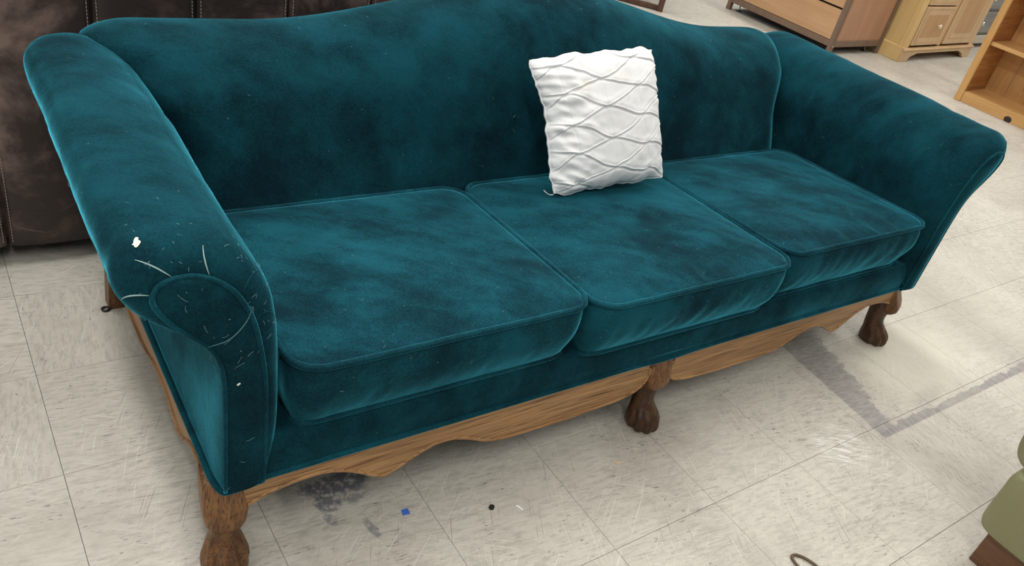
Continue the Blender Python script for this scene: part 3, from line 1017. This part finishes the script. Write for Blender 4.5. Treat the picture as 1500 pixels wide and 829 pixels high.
box('side', (CW - .045, CW - .02, .02, CD, .09, CH), MAPLE_S, cb, .002)
box('plinth', (.0, .06, -.005, CD + .0, .0, .105), MAPLE_S, cb, .004)
box('plinth', (CW - .06, CW, -.005, CD, .0, .105), MAPLE, cb, .004)
box('corner_post', (.012, .075, -.004, .045, .10, CH), MAPLE_S, cb, .006)
box('corner_post', (CW - .075, CW - .012, -.004, .045, .10, CH), MAPLE, cb, .006)
br = [(.0, 0), (.085, 0), (.115, .010), (.135, .034), (.17, .044), (.22, .058), (CW - .22, .058), (CW - .17, .044), (CW - .135, .034), (CW - .115, .010), (CW - .085, 0), (CW, 0), (CW, .100), (0, .100)]
bk = prism('bracket_base', br, 1, -.016, .006, MAPLE, cb, .002)
V, F = tube([(x, -.018, .088) for x in np.linspace(0.0, CW, 12)], .007)
mesh('moulding', V, F, MAPLE, bk)
box('carcass', (.045, CW - .045, .02, CD - .01, .105, CH - .005), MAPLE_D, cb, 0)
box('stile', (CW * .465, CW * .505, .002, .03, .105, CH), MAPLE, cb, .002)
def raised(name, x0, x1, z0, z1, parent, knob=None):
    fr = box(name, (x0, x1, -.012, .012, z0, z1), MAPLE, parent, .004)
    e = .032 if name == 'drawer' else .055
    V = []
    F = []
    rr = [(0.0, -.0125), (.012, -.0045), (.020, -.0045), (.038, -.0115)]
    rings = [[(x0 + e + d - .012, y, z0 + e + d - .012), (x1 - e - d + .012, y, z0 + e + d - .012), (x1 - e - d + .012, y, z1 - e - d + .012), (x0 + e + d - .012, y, z1 - e - d + .012)] for d, y in rr]
    V, F = loft(rings, True, False, True)
    mesh('raised_panel', V, F, MAPLE_D, fr, False).location.y = -.0012
    if knob:
        kx, kz = knob
        prof = [(.006, -.012), (.006, -.022), (.010, -.026), (.0155, -.033), (.0155, -.039), (.010, -.044), (.003, -.045)]
        V, F = loft([[(kx + r * math.cos(2 * PI * i / 20), y, kz + r * math.sin(2 * PI * i / 20)) for i in range(20)] for r, y in prof], True, True, True)
        mesh('knob', V, F, KNOB, fr)
raised('drawer', .085, CW * .462, .118, .398, cb, (.335, .262))
raised('drawer', .085, CW * .462, .408, .66, cb, (.30, .53))
raised('drawer', .085, CW * .462, .67, .92, cb, (.30, .80))
raised('door', CW * .508, CW - .078, .118, .92, cb, (CW * .56, .60))
box('worktop', (-.02, CW + .02, -.03, CD + .01, CH, CH + .025), MAPLE, cb, .006)

# ------------------------------------------------------------------ grey chest of drawers behind
GREY = mat_wood('grey_washed_wood', (0.11, 0.105, 0.10), (0.20, 0.19, 0.175), (0.27, 0.26, 0.24), 0, 0.7, 0.5, 0.5)
CHROME = plain('brushed_knob', (0.75, 0.74, 0.70), 0.25, 1.0)
ch = thing('chest_of_drawers', 'grey washed chest of drawers with round metal knobs beyond the maple sideboard', 'dresser', (6.66, 2.36, 0), 0.05)
box('body', (0, .62, .02, .45, .07, .92), GREY, ch, .004)
box('plinth', (-.012, .632, .0, .46, .035, .105), plain('pale_plinth', (0.50, 0.44, 0.34), 0.5), ch, .008)
for x in (.0, .57):
    for y in (.005, .40):
        V, F = loft([[(x + .025 + r * math.cos(2 * PI * i / 16), y + .02 + r * math.sin(2 * PI * i / 16), z) for i in range(16)] for r, z in ((.018, 0), (.026, .012), (.026, .026), (.018, .036))], True, True, True)
        mesh('bun_foot', V, F, GREY, ch)
for k in range(4):
    z0 = .125 + .198 * k
    dr = box('drawer', (.025, .595, .0, .03, z0, z0 + .178), GREY, ch, .012, 3)
    for kx in (.15, .47):
        prof = [(.006, 0), (.006, -.012), (.016, -.02), (.016, -.028), (.006, -.034)]
        V, F = loft([[(kx + r * math.cos(2 * PI * i / 18), y, z0 + .09 + r * math.sin(2 * PI * i / 18)) for i in range(18)] for r, y in prof], True, True, True)
        mesh('knob', V, F, CHROME, dr)
box('top', (-.015, .635, -.012, .46, .92, .945), GREY, ch, .006)

# ------------------------------------------------------------------ pine bookcase
PINE = mat_wood('pine', (0.40, 0.185, 0.055), (0.56, 0.305, 0.105), (0.66, 0.39, 0.155), 2, 0.55, 0.38, 0.5)
PINE_H = mat_wood('pine_shelf', (0.42, 0.20, 0.065), (0.60, 0.34, 0.125), (0.69, 0.42, 0.175), 1, 0.55, 0.38, 0.5)
PINE_SIDE = mat_wood('pine_knotty', (0.20, 0.065, 0.016), (0.40, 0.165, 0.05), (0.54, 0.27, 0.09), 0, 0.6, 0.38, 0.8)
bc = thing('bookcase', 'open pine bookcase with honey varnish and a dark knot in its base board', 'bookcase', (5.125, 1.505, 0), 0.05)
BW, BD, BH = .86, .29, 1.15
box('side', (0.0, BD, -.030, 0.0, .0, BH), PINE_SIDE, bc, .002)
box('face_stile', (-.020, .0, -.032, .012, .0, BH), PINE, bc, .004)
box('side', (0.0, BD, -BW, -BW + .030, .0, BH), PINE_SIDE, bc, .002)
box('face_stile', (-.020, .0, -BW - .012, -BW + .032, .0, BH), PINE, bc, .004)
bb = box('base_board', (-.010, .012, -BW + .031, -.031, .0, .068), PINE_H, bc, .002)
V, F = loft([[(-.0115 + dx, -.352 + r * math.cos(2 * PI * i / 18) * 1.25, .016 + r * math.sin(2 * PI * i / 18) * 1.05) for i in range(18)] for r, dx in ((.020, .003), (.019, .0), (.012, -.0006))], True, True, True)
kn = mesh('knot', V, F, plain('dark_knot', (0.028, 0.014, 0.010), 0.5), bb)
for z0 in (.046, .375, .72, 1.10):
    box('shelf', (.004, BD - .02, -BW + .031, -.031, z0, z0 + .024), PINE_H, bc, .002)
for k in range(6):
    y0 = -.031 - k * (BW - .062) / 6
    box('back_board', (BD - .016, BD - .004, y0 - (BW - .062) / 6 + .0015, y0, .02, BH - .01), PINE, bc, .0015)
V, F = tube([(BD - .03, -.26, .24), (BD - .028, -.262, .155)], .006, n=8)
mesh('peg', V, F, PINE_H, bc)
box('top', (-.03, BD + .01, -BW - .02, .02, BH, BH + .025), PINE_H, bc, .004)

# ------------------------------------------------------------------ dark wooden chair beyond the sofa
DARK = mat_wood('dark_walnut', (0.020, 0.008, 0.005), (0.060, 0.026, 0.016), (0.11, 0.05, 0.03), 2, 1.0, 0.4, 0.6)
wc = thing('wooden_chair', 'dark walnut chair with square legs standing behind the sofa', 'chair', (3.90, 3.13, 0), -0.81)
for x in (0, -.42):
    for y in (0, .42):
        box('leg', (x - .021, x + .021, y - .021, y + .021, 0, .44 if y == 0 else .86), DARK, wc, .003)
box('runner', (-.40, -.021, -.016, .016, .005, .035), DARK, wc, .003)
box('runner', (-.40, -.021, .404, .436, .005, .035), DARK, wc, .003)
for x in (0, -.42):
    box('stretcher', (x - .010, x + .010, .021, .399, .16, .19), DARK, wc, .003)
box('seat', (-.45, .03, -.03, .45, .44, .475), DARK, wc, .010, 3)
for k in range(3):
    box('back_slat', (-.40, -.02, .41, .43, .56 + .1 * k, .62 + .1 * k), DARK, wc, .004)

# ------------------------------------------------------------------ green vinyl ottoman (lower right)
GV = NT('green_vinyl')
gp = GV.obj()
GV.P(col=GV.mix(GV.ramp(GV.noise(gp, 8, 3), 0.4, 0.7), (0.225, 0.222, 0.115), (0.255, 0.252, 0.135)), rough=0.42, spec=0.4)
GV.bump(GV.noise(gp, 220, 2, 0.6), 0.12, 0.003)
GREEN = GV.m
ga = thing('ottoman', 'sage green vinyl seat on a brown wooden base in front of the teal sofa', 'ottoman', (1.367, -.657, 0), 0.0)
LEGW = mat_wood('brown_base', (0.05, 0.022, 0.010), (0.115, 0.052, 0.024), (0.16, 0.075, 0.036), 1, 1.0, 0.45, 0.5)
# side block: outline in (y, z), extruded along x
def soft_block(name, outline, x0, x1, mat, parent, rad=.02, steps=5):
    O2 = crom(outline, 72, True)
    c = O2.mean(0)
    rings = []
    for k in range(steps):
        a = PI / 2 * k / (steps - 1)
        ins = rad * (1 - math.sin(a))
        rings.append((x0 + rad * (1 - math.cos(a)), ins))
    rr = rings + [(x1 - (x - x0), i) for x, i in reversed(rings)]
    R = []
    for x, ins in rr:
        ring = []
        for q in O2:
            d = c - q
            L = np.linalg.norm(d)
            ring.append((x, *(q + d / L * ins)))
        R.append(ring)
    V, F = loft(R, True, True, True)
    return mesh(name, V, F, mat, parent)
soft_block('body', [(-.012, .095), (.0, .110), (.004, .135), (.004, .20), (.002, .248), (-.020, .266), (-.10, .272), (-.30, .275), (-.50, .275), (-.56, .262), (-.575, .20), (-.565, .105), (-.50, .09), (-.25, .088), (-.06, .088)], .0, .56, GREEN, ga, .022)
soft_block('cushion', [(.008, .276), (.030, .305), (.034, .36), (.020, .42), (-.10, .45), (-.45, .45), (-.54, .43), (-.555, .36), (-.54, .285), (-.3, .274), (-.05, .272)], .006, .55, GREEN, ga, .03)
for k, x in enumerate((.012, .49)):
    box('base_rail', (x, x + .045, -.53, -.030, .0, .094), LEGW, ga, .003)
box('base_rail', (.057, .49, -.075, -.035, .01, .094), LEGW, ga, .003)
box('base_rail', (.057, .49, -.52, -.48, .01, .094), LEGW, ga, .003)

# ------------------------------------------------------------------ litter on the floor
TAN = plain('brown_elastic', (0.115, 0.075, 0.040), 0.6)
path = crom([(.982, -.497, .004), (.968, -.491, .004), (.960, -.500, .004), (.958, -.525, .004), (.970, -.565, .004), (.99, -.580, .004), (1.0, -.555, .004), (.995, -.520, .004)], 60, True)
V, F = tube(path, .0032, True)
tag(mesh('hair_tie', V, F, TAN), 'thin brown elastic hair tie lying on the tile floor', 'hair tie')
def chip(name, x, y, outline, h, mat, label, cat):
    V, F = loft([[(x + a, y + b, .0002) for a, b in outline], [(x + a * .92, y + b * .92, h) for a, b in outline]], True, True, True)
    return tag(mesh(name, V, F, mat, None, False), label, cat)
chip('plastic_scrap', .255, -.042, [(-.009, -.006), (.007, -.008), (.009, .006), (-.006, .008)], .002, plain('blue_plastic', (0.06, 0.16, 0.60), 0.4), 'small bright blue plastic scrap on the floor by the apron', 'litter')
chip('black_crumb', .426, -.106, [(-.006, -.004), (.001, -.006), (.006, -.002), (.005, .004), (-.002, .006), (-.006, .003)], .006, BLACK, 'small black crumb lying on the tile floor', 'litter')
chip('paper_chip', .481, -.130, [(-.004, .008), (.001, .008), (.006, -.008), (.003, -.010)], .0015, plain('white_paper', (0.85, 0.85, 0.85), 0.8), 'tiny white paper chip beside the black crumb', 'litter')
chip('tan_flake', .775, -.115, [(-.012, .004), (-.004, .007), (.010, -.002), (.008, -.007), (-.004, -.004)], .002, plain('tan_flake', (0.55, 0.47, 0.33), 0.8), 'pale tan flake of debris near the middle claw foot', 'litter')
path = [(-.128 + .008 * math.cos(a), .800 + .008 * math.sin(a), .0035) for a in np.linspace(0, 2 * PI, 24, endpoint=False)]
V, F = tube(path, .0028, True, 8)
tag(mesh('rubber_grommet', V, F, BLACK), 'small black rubber ring on the floor by the rear sofa leg', 'litter')
